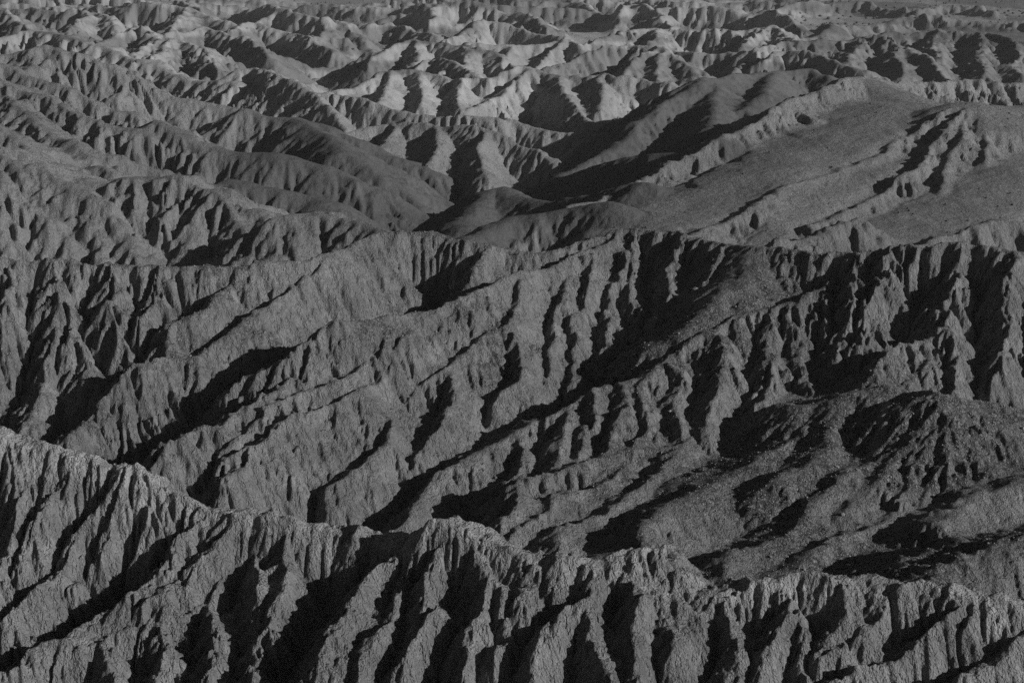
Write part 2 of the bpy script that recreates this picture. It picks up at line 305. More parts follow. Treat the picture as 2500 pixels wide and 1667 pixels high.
ridge(FAR, S, W, (1739, 22, 1400), (1829, 3, 1520), (1900, 3, 1600), (1990, -4, 1640), (2081, 22, 1510))
ridge(FAR, S, W, (2110, 24, 1500), (2170, 12, 1580), (2250, 14, 1560), (2290, 24, 1500))
ridge(FAR, S, W, (788, 7, 1500), (860, 11, 1482), (932, 11, 1465), (976, 7, 1452), (997, 32, 1300))
ridge(FAR, S, W, (987, 18, 1350), (1026, 4, 1402), (1113, 7, 1382), (1167, 11, 1362), (1221, 25, 1322), (1257, 54, 1200))
ridge(FAR, S, W, (1221, 14, 1500), (1275, 0, 1560), (1329, 0, 1542), (1365, 14, 1460), (1419, 40, 1320))
ridge(FAR, S, W, (1419, 22, 1350), (1455, 0, 1430), (1509, 14, 1362), (1552, 61, 1150))
ridge(FAR, S, W, (-200, 0, 960), (0, 18, 900), (36, 40, 872), (72, 65, 840))
ridge(FAR, S, W, (-100, 5, 1060), (65, 14, 1052), (144, 25, 1042), (202, 22, 1032), (230, 25, 1022), (277, 54, 962))
ridge(FAR, S, W, (202, 22, 1032), (170, 50, 940), (150, 70, 890))
ridge(FAR, S, W, (200, 0, 1300), (252, 2, 1280), (306, 7, 1262), (396, 2, 1270), (470, 10, 1220))
ridge(FAR, S, W, (216, 94, 840), (263, 68, 882), (317, 52, 902), (342, 65, 882), (371, 77, 852))
ridge(FAR, S, W, (306, 122, 720), (342, 83, 792), (414, 79, 802), (461, 108, 762), (504, 140, 702))
ridge(FAR, S, W, (380, 80, 800), (370, 115, 745), (350, 130, 715))
ridge(FAR, S, W, (378, 72, 900), (468, 54, 952), (522, 72, 922), (576, 83, 902), (630, 119, 850))
ridge(FAR, S, W, (306, 7, 1150), (432, 11, 1152), (486, 25, 1122), (522, 47, 1050))
ridge(FAR, S, W, (432, 11, 1152), (410, 40, 1030), (390, 60, 970))
ridge(FAR, S, W, (533, 68, 1000), (576, 47, 1062), (666, 65, 1042), (720, 97, 982), (763, 108, 950))
ridge(FAR, S, W, (560, 8, 1350), (612, 2, 1320), (648, 18, 1262), (738, 29, 1212), (792, 61, 1152), (847, 101, 1080))
ridge(FAR, S, W, (738, 29, 1212), (740, 60, 1100), (720, 80, 1050))
ridge(FAR, S, 5.0, (-200, 90, 700), (0, 79, 720), (65, 68, 732), (119, 72, 727), (180, 86, 712), (252, 104, 692), (324, 133, 672), (378, 148, 662), (450, 180, 642), (504, 184, 632), (576, 198, 620), (650, 235, 592))
ridge(FAR, S, W, (860, 50, 1180), (900, 45, 1200), (960, 60, 1150), (1000, 75, 1080))
# more rows of hills towards the plain, and the side spurs of all the farther crests
ERO = 0.9
for k in range(26):
    cx, cy = rng.uniform(-640, 330), rng.uniform(1320, 1720)
    z0 = -95 + rng.uniform(13, 24)
    ang = rng.uniform(-0.5, 0.35)
    L0 = rng.uniform(60, 130)
    pts = []
    for q in np.linspace(-1, 1, 6):
        pts.append((cx + q * L0 * math.cos(ang) + rng.normal(0, 8), cy + q * L0 * math.sin(ang) + rng.normal(0, 8), z0 - 9 * q * q + rng.normal(0, 1.2)))
    RIDGES.append((FAR, 0.75, 1.0, pts, ERO))


def side_spurs(group, spacing, length, fall, slope, rnd, ero, ymin=0):
    for g, sl, rn, pts, er in list(RIDGES):
        if g != group or isinstance(sl, tuple) or len(pts) < 3 or rn >= 4 or pts[0][1] < ymin:
            continue
        p = np.array(pts)
        seg = np.linalg.norm(np.diff(p[:, :2], axis=0), axis=1)
        cum = np.concatenate([[0], np.cumsum(seg)])
        d = spacing * rng.uniform(0.2, 0.7)
        side = 1
        while d < cum[-1]:
            k = min(np.searchsorted(cum, d) - 1, len(seg) - 1)
            t = (d - cum[k]) / max(seg[k], 1e-3)
            o = p[k] + (p[k + 1] - p[k]) * t
            tang = math.atan2(p[k + 1][1] - p[k][1], p[k + 1][0] - p[k][0])
            a = tang + side * (math.pi / 2 + rng.uniform(-0.5, 0.5))
            n = 4
            ln = length * rng.uniform(0.6, 1.25)
            q = [tuple(o - np.array([0, 0, 0.3]))]
            x, y, z = o
            for i in range(n):
                st = ln / n
                x += math.cos(a) * st; y += math.sin(a) * st
                z -= st * fall * rng.uniform(0.6, 1.2) * (1.25 - 0.18 * i)
                a += rng.uniform(-0.3, 0.3)
                q.append((x, y, z))
            RIDGES.append((group, slope, rnd, q, ero))
            side = -side
            d += spacing * rng.uniform(0.35, 0.75)


side_spurs(FAR, 85, 62, 0.46, 0.80, 0.5, 0.8)
side_spurs(LEFT, 26, 34, 0.40, 0.66, 0.5, 0.9)
side_spurs(RIGHT, 24, 26, 0.42, 0.70, 0.4, 1.1)
#@END@

# ------------------------------------------------------------------ numpy noise
_perm = np.random.default_rng(11).permutation(256).astype(np.int32)
_perm = np.concatenate([_perm, _perm, _perm])
_val = np.random.default_rng(12).uniform(-1, 1, 256).astype(np.float32)


def vnoise(x, y, z=None):
    """value noise in -1..1"""
    xi = np.floor(x); yi = np.floor(y)
    fx = (x - xi).astype(np.float32); fy = (y - yi).astype(np.float32)
    xi = xi.astype(np.int32) & 255; yi = yi.astype(np.int32) & 255
    x1 = (xi + 1) & 255; y1 = (yi + 1) & 255
    fx = fx * fx * fx * (fx * (fx * 6 - 15) + 10); fy = fy * fy * fy * (fy * (fy * 6 - 15) + 10)
    a0 = _perm[xi]; a1 = _perm[x1]
    if z is None:
        v00 = _val[_perm[a0 + yi]]; v10 = _val[_perm[a1 + yi]]; v01 = _val[_perm[a0 + y1]]; v11 = _val[_perm[a1 + y1]]
        a = v00 + (v10 - v00) * fx; b = v01 + (v11 - v01) * fx
        return a + (b - a) * fy
    zi = np.floor(z); fz = (z - zi).astype(np.float32); zi = zi.astype(np.int32) & 255; z1 = (zi + 1) & 255
    fz = fz * fz * (3 - 2 * fz)
    b00 = _perm[a0 + yi]; b10 = _perm[a1 + yi]; b01 = _perm[a0 + y1]; b11 = _perm[a1 + y1]
    out = []
    for zz in (zi, z1):
        v00 = _val[_perm[b00 + zz]]; v10 = _val[_perm[b10 + zz]]; v01 = _val[_perm[b01 + zz]]; v11 = _val[_perm[b11 + zz]]
        a = v00 + (v10 - v00) * fx; b = v01 + (v11 - v01) * fx
        out.append(a + (b - a) * fy)
    return out[0] + (out[1] - out[0]) * fz


def fbm(x, y, octs=4, gain=0.5, z=None):
    s = 0.0; a = 1.0; f = 1.0
    for k in range(octs):
        s = s + a * vnoise(x * f + 17.3 * k, y * f - 9.1 * k, None if z is None else z * f + 5.7 * k)
        a *= gain; f *= 2.03
    return s


def sm(a, b, x):
    t = np.clip((x - a) / (b - a), 0, 1)
    return t * t * (3 - 2 * t)


# ------------------------------------------------------------------ the terrain grid: rows ahead (denser where slopes face the viewer), columns fanning out
QUAL = 1.0
NCOL = int(890 * QUAL)


def row_positions(n):
    yy = np.exp(np.linspace(math.log(40), math.log(3400), 6000))
    knots = [(40, 50), (62, 100), (66, 650), (93, 650), (98, 280), (112, 380), (140, 700), (200, 700), (212, 260), (255, 280), (300, 440), (500, 500), (1000, 470), (1300, 330), (1700, 200), (2000, 60), (3400, 25)]
    w = np.exp(np.interp(np.log(yy), np.log([k[0] for k in knots]), np.log([k[1] for k in knots])))
    c = np.concatenate([[0], np.cumsum((w[1:] + w[:-1]) / 2)])
    return np.interp(np.linspace(0, c[-1], n), c, yy)


NROW = int(1500 * QUAL)
tt = np.concatenate([-0.425 - np.geomspace(0.0015, 0.45, 36)[::-1], np.linspace(-0.425, 0.425, NCOL), 0.425 + np.geomspace(0.0015, 0.45, 36)])
yy = row_positions(NROW)
NR, NC = len(yy), len(tt)


def level_axes(step):
    ri = np.unique(np.concatenate([np.arange(0, NR, step), [NR - 1]]))
    ci = np.unique(np.concatenate([np.arange(0, NC, step), [NC - 1]]))
    return ri, ci


def resample(Z, ri0, ci0, ri1, ci1):
    """bilinear from the index grid (ri0, ci0) to (ri1, ci1)"""
    fr = np.interp(ri1, ri0, np.arange(len(ri0))); fc = np.interp(ci1, ci0, np.arange(len(ci0)))
    r0 = np.minimum(fr.astype(int), len(ri0) - 2); c0 = np.minimum(fc.astype(int), len(ci0) - 2)
    wr = (fr - r0)[:, None].astype(np.float32); wc = (fc - c0)[None, :].astype(np.float32)
    A = Z[np.ix_(r0, c0)]; B = Z[np.ix_(r0, c0 + 1)]; C = Z[np.ix_(r0 + 1, c0)]; D = Z[np.ix_(r0 + 1, c0 + 1)]
    return (A * (1 - wc) + B * wc) * (1 - wr) + (C * (1 - wc) + D * wc) * wr


FLOOR = [(40, -58), (80, -56), (110, -60), (135, -66), (170, -68), (230, -72), (300, -82), (400, -96), (480, -100), (700, -99), (1100, -96), (2000, -95), (4000, -95)]


def base_height(X, Y, sc):
    n = X.shape
    # the crests wander a little
    wk = sc * 0.7 if sc < 2 else sc * 0.42
    wx = X + wk * fbm(X / (5.5 * sc), Y / (5.5 * sc), 3)
    wy = Y + wk * fbm(X / (5.5 * sc) + 40.2, Y / (5.5 * sc) + 11.7, 3)
    wx = wx.ravel().astype(np.float32); wy = wy.ravel().astype(np.float32)
    Z = np.interp(np.log(Y.ravel()), np.log([f[0] for f in FLOOR]), [f[1] for f in FLOOR]).astype(np.float32)
    Z += (1.5 * fbm(X / 60.0, Y / 60.0, 3)).ravel() * np.clip(Y.ravel() / 300, 0.3, 1)
    uneven = ((0.3 if sc < 2 else 0.16) * sc * fbm(X / (4.6 * sc), Y / (4.6 * sc), 3)).ravel().astype(np.float32)
    G = np.zeros(Z.shape, np.int8)
    G[Y.ravel() > 700] = FAR
    Yr = Y.ravel()
    E = np.full(Z.shape, 0.25, np.float32)
    for g, slope, rnd, pts, ero in RIDGES:
        slope, sheet = slope if isinstance(slope, tuple) else (slope, 0)
        pts = np.array(pts, np.float32)
        zmax = pts[:, 2].max()
        reach = (zmax + 105) / (slope if not sheet else 0.5) + 5 + sheet
        sel = np.nonzero((wx > pts[:, 0].min() - reach) & (wx < pts[:, 0].max() + reach) & (wy > pts[:, 1].min() - reach) & (wy < pts[:, 1].max() + reach))[0]
        if len(sel) == 0:
            continue
        px = wx[sel]; py = wy[sel]
        best = np.full(len(sel), -1e9, np.float32)
        for k in range(len(pts) - 1):
            a, b = pts[k], pts[k + 1]
            dx, dy = b[0] - a[0], b[1] - a[1]
            L2 = dx * dx + dy * dy + 1e-6
            t = np.clip(((px - a[0]) * dx + (py - a[1]) * dy) / L2, 0, 1)
            d2 = (px - (a[0] + t * dx)) ** 2 + (py - (a[1] + t * dy)) ** 2
            dd = np.sqrt(d2 + rnd * rnd) - rnd
            drop = slope * dd if not sheet else slope * dd + 0.6 * np.maximum(dd - sheet, 0)
            h = (a[2] + t * (b[2] - a[2])) - drop
            np.maximum(best, h, out=best)
        up = best > Z[sel]
        Z[sel[up]] = best[up]
        G[sel[up]] = g
        E[sel[up]] = ero
    Z += uneven
    return Z.reshape(n), G.reshape(n), E.reshape(n)


# ------------------------------------------------------------------ rain: stream-power erosion, coarse grid to fine grid
NB = [(-1, -1), (-1, 0), (-1, 1), (0, -1), (0, 1), (1, -1), (1, 0), (1, 1)]


def erode(Z, X, Y, iters, c, m, fmax, talus, rs, diff, E):
    nr, nc = Z.shape
    N = nr * nc
    idx = np.arange(N, dtype=np.int32).reshape(nr, nc)
    dist = []
    for dr, dc in NB:
        Xs = np.roll(X, (-dr, -dc), (0, 1)); Ys = np.roll(Y, (-dr, -dc), (0, 1))
        dist.append(np.sqrt((X - Xs) ** 2 + (Y - Ys) ** 2).astype(np.float32) + 1e-6)
    for it in range(iters):
        # where each cell drains to, with some chance in it
        best = np.zeros((nr, nc), np.float32)
        rcv = idx.copy()
        for k, (dr, dc) in enumerate(NB):
            s = (Z - np.roll(Z, (-dr, -dc), (0, 1))) / dist[k]
            s *= rs.uniform(0.55, 1.0, s.shape).astype(np.float32)
            s[0 if dr < 0 else -1, :] = -1 if dr else s[0 if dr < 0 else -1, :]
            s[:, 0 if dc < 0 else -1] = -1 if dc else s[:, 0 if dc < 0 else -1]
            up = s > best
            best[up] = s[up]
            rcv[up] = np.roll(idx, (-dr, -dc), (0, 1))[up]
        pit = best <= 0
        pit[0, :] = pit[-1, :] = False
        pit[:, 0] = pit[:, -1] = False
        pr, pc = np.nonzero(pit)
        if len(pr):
            nbz = np.stack([Z[pr + dr, pc + dc] for dr, dc in NB])
            Z[pr, pc] = nbz.min(0) + 1e-3
            rcv[pr, pc] = idx[pr, pc] + np.array([dr * nc + dc for dr, dc in NB], np.int32)[nbz.argmin(0)]
            # two neighbouring pits would drain into each other: let the first one end the stream
            a = rcv[pr, pc]
            loop = rcv.ravel()[a] == idx[pr, pc]
            rcv[pr[loop], pc[loop]] = idx[pr[loop], pc[loop]]
        rcv = rcv.ravel()
        # cells in order of height: group by depth in the drainage tree
        own = np.arange(N, dtype=np.int32)
        depth = np.zeros(N, np.int32)
        jump = rcv.copy(); dd = (rcv != own).astype(np.int32)
        for _ in range(14):
            dd2 = dd + dd[jump]
            j2 = jump[jump]
            if np.array_equal(j2, jump):
                break
            dd = dd2; jump = j2
        depth = dd
        order = np.argsort(depth, kind='stable')
        cuts = np.searchsorted(depth[order], np.arange(depth.max() + 2))
        A = np.ones(N, np.float32)
        for d in range(depth.max(), 0, -1):
            q = order[cuts[d]:cuts[d + 1]]
            A += np.bincount(rcv[q], weights=A[q], minlength=N).astype(np.float32) if len(q) > N // 8 else 0
            if len(q) <= N // 8:
                np.add.at(A, rcv[q], A[q])
        F = np.minimum(c * A ** m, fmax) - c
        F = np.maximum(F, 0) * E.ravel()
        z = Z.ravel().copy()
        for d in range(1, depth.max() + 1):
            q = order[cuts[d]:cuts[d + 1]]
            z[q] = (z[q] + F[q] * z[rcv[q]]) / (1 + F[q])
        Z = z.reshape(nr, nc)
        # banks slump to the steepest slope they can hold
        for _ in range(2):
            for k in (1, 3, 4, 6):
                dr, dc = NB[k]
                lim = np.roll(Z, (-dr, -dc), (0, 1)) + talus * dist[k]
                if dr: lim[0 if dr < 0 else -1, :] = 1e9
                if dc: lim[:, 0 if dc < 0 else -1] = 1e9
                Z = np.where(Z > lim, Z + (lim - Z) * 0.5, Z)
        if diff:
            Zp = np.pad(Z, 1, mode='edge')
            lap = (Zp[:-2, 1:-1] + Zp[2:, 1:-1] + Zp[1:-1, :-2] + Zp[1:-1, 2:]) * 0.25 - Z
            Z = Z + diff * lap
    return Z, A.reshape(nr, nc)


# four square-celled sheets, finer the nearer they lie: (y0, y1, half width, cell, strength of each pass)
DOMAINS = [(58, 112, 52, 0.085, (0.3, 0.5, 0.65, 0.7)), (104, 238, 112, 0.17, (0.25, 0.5, 0.9, 1)), (226, 650, 300, 0.52, (0.6, 0.8, 1, 1)), (610, 1080, 470, 0.85, (0.35, 0.6, 0.9, 1)), (1010, 1850, 800, 1.6, (0.35, 0.6, 0.9, 1))]
LEVELS = [(8, 14, 0.030, 0.55, 0.55, 1.3), (4, 9, 0.040, 0.5, 0.45, 1.6), (2, 7, 0.050, 0.5, 0.40, 2.0), (1, 5, 0.055, 0.5, 0.35, 2.6)]
rs = np.random.default_rng(5)


def up2(Z, n, m):
    """bilinear from a step-2s lattice to the step-s lattice"""
    fr = np.arange(n) * 0.5; fc = np.arange(m) * 0.5
    r0 = np.minimum(fr.astype(int), Z.shape[0] - 2); c0 = np.minimum(fc.astype(int), Z.shape[1] - 2)
    wr = (fr - r0)[:, None].astype(np.float32); wc = (fc - c0)[None, :].astype(np.float32)
    A = Z[r0]
    B = Z[r0 + 1]
    C = A * (1 - wr) + B * wr
    return C[:, c0] * (1 - wc) + C[:, c0 + 1] * wc


_h01 = np.random.default_rng(21).uniform(0, 1, 256).astype(np.float32)


def hash2(i, j, k):
    return _h01[_perm[_perm[(i & 255)] + (j & 255)] ^ (k * 53)]


def rills(Z, xs, ys, cell, lam, amp, S):
    """small V-cut rills that run straight down the slope, about lam apart"""
    Zs = Z
    for _ in range(6):
        Zp = np.pad(Zs, 1, mode='edge')
        Zs = (Zp[:-2, 1:-1] + Zp[2:, 1:-1] + Zp[1:-1, :-2] + Zp[1:-1, 2:]) * 0.25
    gy, gx = np.gradient(Zs, cell)
    mag = np.hypot(gx, gy) + 1e-4
    px, py = (-gy / mag).astype(np.float32), (gx / mag).astype(np.float32)
    cs = lam * 1.7
    Yg, Xg = np.meshgrid(ys, xs, indexing='ij')
    wob = 0.35 * lam
    fx = ((Xg + wob * vnoise(Xg / (lam * 2.2), Yg / (lam * 2.2))) / cs).astype(np.float32)
    fy = ((Yg + wob * vnoise(Xg / (lam * 2.2) + 50, Yg / (lam * 2.2) + 9)) / cs).astype(np.float32)
    ix = np.floor(fx).astype(np.int32); iy = np.floor(fy).astype(np.int32)
    C = np.zeros(Z.shape, np.float32); Sn = np.zeros(Z.shape, np.float32)
    w2 = 2 * math.pi * cs / lam
    for dj in (-1, 0, 1):
        for di in (-1, 0, 1):
            jx = hash2(ix + di, iy + dj, 1); jy = hash2(ix + di, iy + dj, 2); ph = hash2(ix + di, iy + dj, 3) * 6.2832
            dx = fx - (ix + di) - 0.15 - 0.7 * jx
            dy = fy - (iy + dj) - 0.15 - 0.7 * jy
            w = np.maximum(1 - (dx * dx + dy * dy) / 1.44, 0) ** 2
            a = (dx * px + dy * py) * w2 + ph
            C += w * np.cos(a); Sn += w * np.sin(a)
    h = np.sqrt(np.clip(0.5 + 0.5 * C / np.sqrt(C * C + Sn * Sn + 1e-4), 0, 1))
    k = np.clip((mag - 0.3) / 0.5, 0, 1) * S * np.clip(0.55 + 1.3 * fbm(Xg / (lam * 5), Yg / (lam * 5), 2), 0.08, 1.5)
    return Z + (amp * lam * k * (h - 0.75)).astype(np.float32)


def build_domain(y0, y1, hw, cell, gains):
    sc0 = math.sqrt(y0 * y1) / 125.0
    nx = int(math.ceil(2 * hw / (8 * cell))) * 8 + 1
    ny = int(math.ceil((y1 - y0) / (8 * cell))) * 8 + 1
    xs = -hw + np.arange(nx) * cell
    ys = y0 + np.arange(ny) * cell
    Yb, Xb = np.meshgrid(ys[::2], xs[::2], indexing='ij')
    Zb, Gb, Eb = base_height(Xb, Yb, sc0)
    for _ in range(6):
        Ep = np.pad(Eb, 1, mode='edge')
        Eb = (Ep[:-2, 1:-1] + Ep[2:, 1:-1] + Ep[1:-1, :-2] + Ep[1:-1, 2:]) * 0.25
    gy, gx = np.gradient(Zb, 2 * cell)
    Sb = np.clip(np.hypot(gx, gy) / 0.7, 0.1, 1.0).astype(np.float32) * np.clip(Eb / 0.7, 0.15, 1)
    delta = None
    for (step, iters, c, m, fmax, talus), gain in zip(LEVELS, gains):
        Yl, Xl = np.meshgrid(ys[::step], xs[::step], indexing='ij')
        q = step // 2
        B0, E0, S0 = [(F[::q, ::q] if q else up2(F, ny, nx)) for F in (Zb, Eb, Sb)]
        Zl = B0.astype(np.float32)
        if delta is not None:
            Zl = Zl + up2(delta, *Zl.shape)
        cs = cell * step
        Zl = Zl + (cs * 0.33 * S0 * fbm(Xl / (cs * 3.1), Yl / (cs * 3.1), 2)).astype(np.float32)
        Zl, Acc = erode(Zl.astype(np.float32), Xl, Yl, iters, c * gain, m, fmax * min(gain, 1.2), talus, rs, 0.04, E0.astype(np.float32))
        delta = Zl - B0
    Sl = up2(Sb, ny, nx)
    for lam, amp in zip((cell * 20, cell * 9, cell * 4.8), (0.36, 0.26, 0.16) if y0 < 90 else (0.36, 0.30, 0.20) if y0 < 200 else (0.34, 0.34, 0.30)):
        Zl = rills(Zl, xs, ys, cell, lam, amp, Sl)
    gy, gx = np.gradient(Zl, cell)
    SL = np.hypot(gx, gy).astype(np.float32)
    for _ in range(5):
        Sp = np.pad(SL, 1, mode='edge')
        SL = (Sp[:-2, 1:-1] + Sp[2:, 1:-1] + Sp[1:-1, :-2] + Sp[1:-1, 2:]) * 0.25
    Ef = up2(Eb, ny, nx)
    Yg, Xg = np.meshgrid(ys, xs, indexing='ij')
    fs = sc0 * 1.4
    steep = sm(0.35, 1.0, SL) * np.clip(Ef * 1.3, 0.1, 1) * (0.35 + 0.65 * sm(-0.5, 0.4, fbm(Xg / (7.0 * fs), Yg / (7.0 * fs), 2)))
    flute = 2 * np.abs(vnoise(Xg / (0.55 * fs), Yg / (0.55 * fs), Zl / (4.0 * fs))) - 0.6
    lump = fbm(Xg / (0.45 * fs), Yg / (0.45 * fs), 3, 0.6, Zl / (0.45 * fs))
    Zl = Zl + (fs * steep * 0.10 * flute + fs * (0.02 + 0.07 * steep) * lump).astype(np.float32)
    if y0 < 90:
        Zl = Zl + (0.34 * sm(1.2, 0.6, SL) * fbm(Xg / 1.7, Yg / 1.7, 3, 0.5)).astype(np.float32)
    print('domain', Zl.shape, round(time.time() - T0, 1))
    return dict(Z=Zl, G=Gb, E=Eb, A=Acc, x0=xs[0], y0=y0, y1=ys[-1], hw=hw, cell=cell)


DOM = [build_domain(*d) for d in DOMAINS]
Y, T = np.meshgrid(yy, tt, indexing='ij')
X = T * Y


def sample(F, d, x, y, cell):
    fx = (x - d['x0']) / cell; fy = (y - d['y0']) / cell
    ix = np.clip(fx.astype(np.int32), 0, F.shape[1] - 2); iy = np.clip(fy.astype(np.int32), 0, F.shape[0] - 2)
    wx = np.clip(fx - ix, 0, 1).astype(np.float32); wy = np.clip(fy - iy, 0, 1).astype(np.float32)
    return (F[iy, ix] * (1 - wx) + F[iy, ix + 1] * wx) * (1 - wy) + (F[iy + 1, ix] * (1 - wx) + F[iy + 1, ix + 1] * wx) * wy


# everything outside the sheets: the uneroded lie of the land, on a coarse lattice
rc, cc = level_axes(4)
Yc, Tc = np.meshgrid(yy[rc], tt[cc], indexing='ij')
Zc, Gc, Ec = base_height(Tc * Yc, Yc, 2.0)
Z = resample(Zc, rc, cc, np.arange(NR), np.arange(NC)).astype(np.float32)
Gf = Gc[np.ix_(np.minimum(np.arange(NR) // 4, len(rc) - 1), np.minimum(np.arange(NC) // 4, len(cc) - 1))][:NR, :NC].copy()
Ef = resample(Ec, rc, cc, np.arange(NR), np.arange(NC)).astype(np.float32)
for d in reversed(DOM):
    rows = np.nonzero((yy > d['y0']) & (yy < d['y1']))[0]
    Xs = X[rows]; Ys = Y[rows]
    e = np.minimum.reduce([(Ys - d['y0']), (d['y1'] - Ys), (d['hw'] - np.abs(Xs))]) / (d['cell'] * 50)
    w = np.clip(e, 0, 1).astype(np.float32)
    w = w * w * (3 - 2 * w)
    Z[rows] = Z[rows] * (1 - w) + sample(d['Z'], d, Xs, Ys, d['cell']) * w
    Ef[rows] = Ef[rows] * (1 - w) + sample(d['E'], d, Xs, Ys, d['cell'] * 2) * w
    gi = d['G'][np.clip(((Ys - d['y0']) / d['cell'] / 2).astype(int), 0, d['G'].shape[0] - 1), np.clip(((Xs - d['x0']) / d['cell'] / 2).astype(int), 0, d['G'].shape[1] - 1)]
    Gf[rows] = np.where(w > 0.5, gi, Gf[rows])
print('sampled', round(time.time() - T0, 1))


# ------------------------------------------------------------------ fine relief
def slope_of(Zs):
    zr = np.gradient(Zs, axis=0); zc = np.gradient(Zs, axis=1)
    yr = np.gradient(yy)[:, None]; xr = tt[None, :] * yr
    xc = Y * np.gradient(tt)[None, :]
    gx = zc / xc
    gy = (zr - gx * xr) / yr
    return np.hypot(gx, gy).astype(np.float32)


def blur(F, n):
    for _ in range(n):
        Fp = np.pad(F, 1, mode='edge')
        F = (Fp[:-2, 1:-1] + Fp[2:, 1:-1] + Fp[1:-1, :-2] + Fp[1:-1, 2:]) * 0.2 + F * 0.2
    return F


SL = slope_of(blur(Z, 4))

# what the ground is made of: loose dark gravel on the gentler stony ground
patch = fbm(X / 14.0, Y / 14.0, 3)
gravel = blur((Gf == STONY).astype(np.float32), 6) * sm(-0.9, 0.0, patch)
gravel = np.maximum(gravel, 0.85 * sm(1.35, 0.75, SL) * sm(-0.3, 0.35, patch + 0.4 * fbm(X / 3.5, Y / 3.5, 2)) * ((Y > 118) & (Y < 225)))
gravel = np.maximum(gravel, 0.55 * sm(0.3, 0.1, Ef) * (Gf == RIGHT) * (SL < 0.45))
gravel = np.clip(gravel, 0, 1).astype(np.float32)
# beds of darker and paler clay, dipping gently
bed = Z + 0.10 * X + 0.02 * Y + 2.2 * fbm(X / 70.0, Y / 70.0, 2)
clump = fbm(X / 95.0 + 3.0, Y / 150.0, 2)
b1 = sm(-0.15, 0.2, 0.8 * clump +  np.sin(bed / 4.6) + 0.5 * np.sin(bed / 1.9 + 1.0))
tone = np.full(Z.shape, 1.0, np.float32)
farness = sm(560, 700, Y) * 0.40 * (Gf == FAR) + 0.12 * ((Gf == LEFT) | (Gf == RIGHT) & (SL > 0.4))
tone = tone * (1 - farness * b1)
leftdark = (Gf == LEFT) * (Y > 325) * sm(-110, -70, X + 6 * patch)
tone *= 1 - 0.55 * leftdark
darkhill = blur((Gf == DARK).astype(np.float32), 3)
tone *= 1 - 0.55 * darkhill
tone *= (1 + 0.10 * fbm(X / 9.0, Y / 9.0, 3) + 0.16 * fbm(X / 1.9, Y / 1.9, 2) * (Y < 240)).astype(np.float32)
thin = Z + 0.05 * X + 0.5 * fbm(X / 11.0, Y / 11.0, 2)
tone *= (1 + 0.09 * (Y < 240) * vnoise(thin * 1.9, thin * 0 + 3.3)).astype(np.float32)
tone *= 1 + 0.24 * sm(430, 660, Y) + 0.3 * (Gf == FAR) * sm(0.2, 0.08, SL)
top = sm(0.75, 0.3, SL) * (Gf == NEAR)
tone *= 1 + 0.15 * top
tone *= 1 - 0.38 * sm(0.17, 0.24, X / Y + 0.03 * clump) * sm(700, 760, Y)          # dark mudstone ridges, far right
tone *= 1 + 0.22 * sm(600, 640, Y) * sm(760, 700, Y) * sm(0.16, 0.08, np.abs(X / Y))   # pale banded ridge in the centre
streak = np.full(Y.shape, 9.0, np.float32)
sp = [P(*q) for q in ((2034, 915, 147.2), (2030, 931, 146), (2023, 996, 141), (1991, 1057, 136.5), (1937, 1080, 134))]
rw = np.nonzero((yy > 130) & (yy < 152))[0]
for a, b in zip(sp[:-1], sp[1:]):
    dx, dy = b[0] - a[0], b[1] - a[1]
    t = np.clip(((X[rw] - a[0]) * dx + (Y[rw] - a[1]) * dy) / (dx * dx + dy * dy), 0, 1)
    streak[rw] = np.minimum(streak[rw], np.hypot(X[rw] - a[0] - t * dx, Y[rw] - a[1] - t * dy))
streak = sm(0.75, 0.3, streak + 0.25 * vnoise(X * 1.5, Y * 1.5))
gravel = (gravel * (1 - streak)).astype(np.float32)
tone *= 1 + 0.25 * streak
tone = tone.astype(np.float32)
cp = np.array(RIDGES[0][3])
rws = np.nonzero(yy < 112)[0]
dmin = np.full((len(rws), NC), 1e9)
for k in range(len(cp) - 1):
    a, b = cp[k], cp[k + 1]
    dx, dy = b[0] - a[0], b[1] - a[1]
    t = np.clip(((X[rws] - a[0]) * dx + (Y[rws] - a[1]) * dy) / (dx * dx + dy * dy), 0, 1)
    dmin = np.minimum(dmin, np.hypot(X[rws] - a[0] - t * dx, Y[rws] - a[1] - t * dy))
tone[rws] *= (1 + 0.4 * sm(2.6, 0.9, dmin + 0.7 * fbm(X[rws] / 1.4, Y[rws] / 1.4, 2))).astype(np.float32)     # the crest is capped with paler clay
rough = 1 - 0.72 * sm(430, 700, Y)
rough *= 1 + 0.25 * (Y < 240)
rough *= 1 - 0.6 * np.clip(leftdark + darkhill, 0, 1)
rough = rough.astype(np.float32)


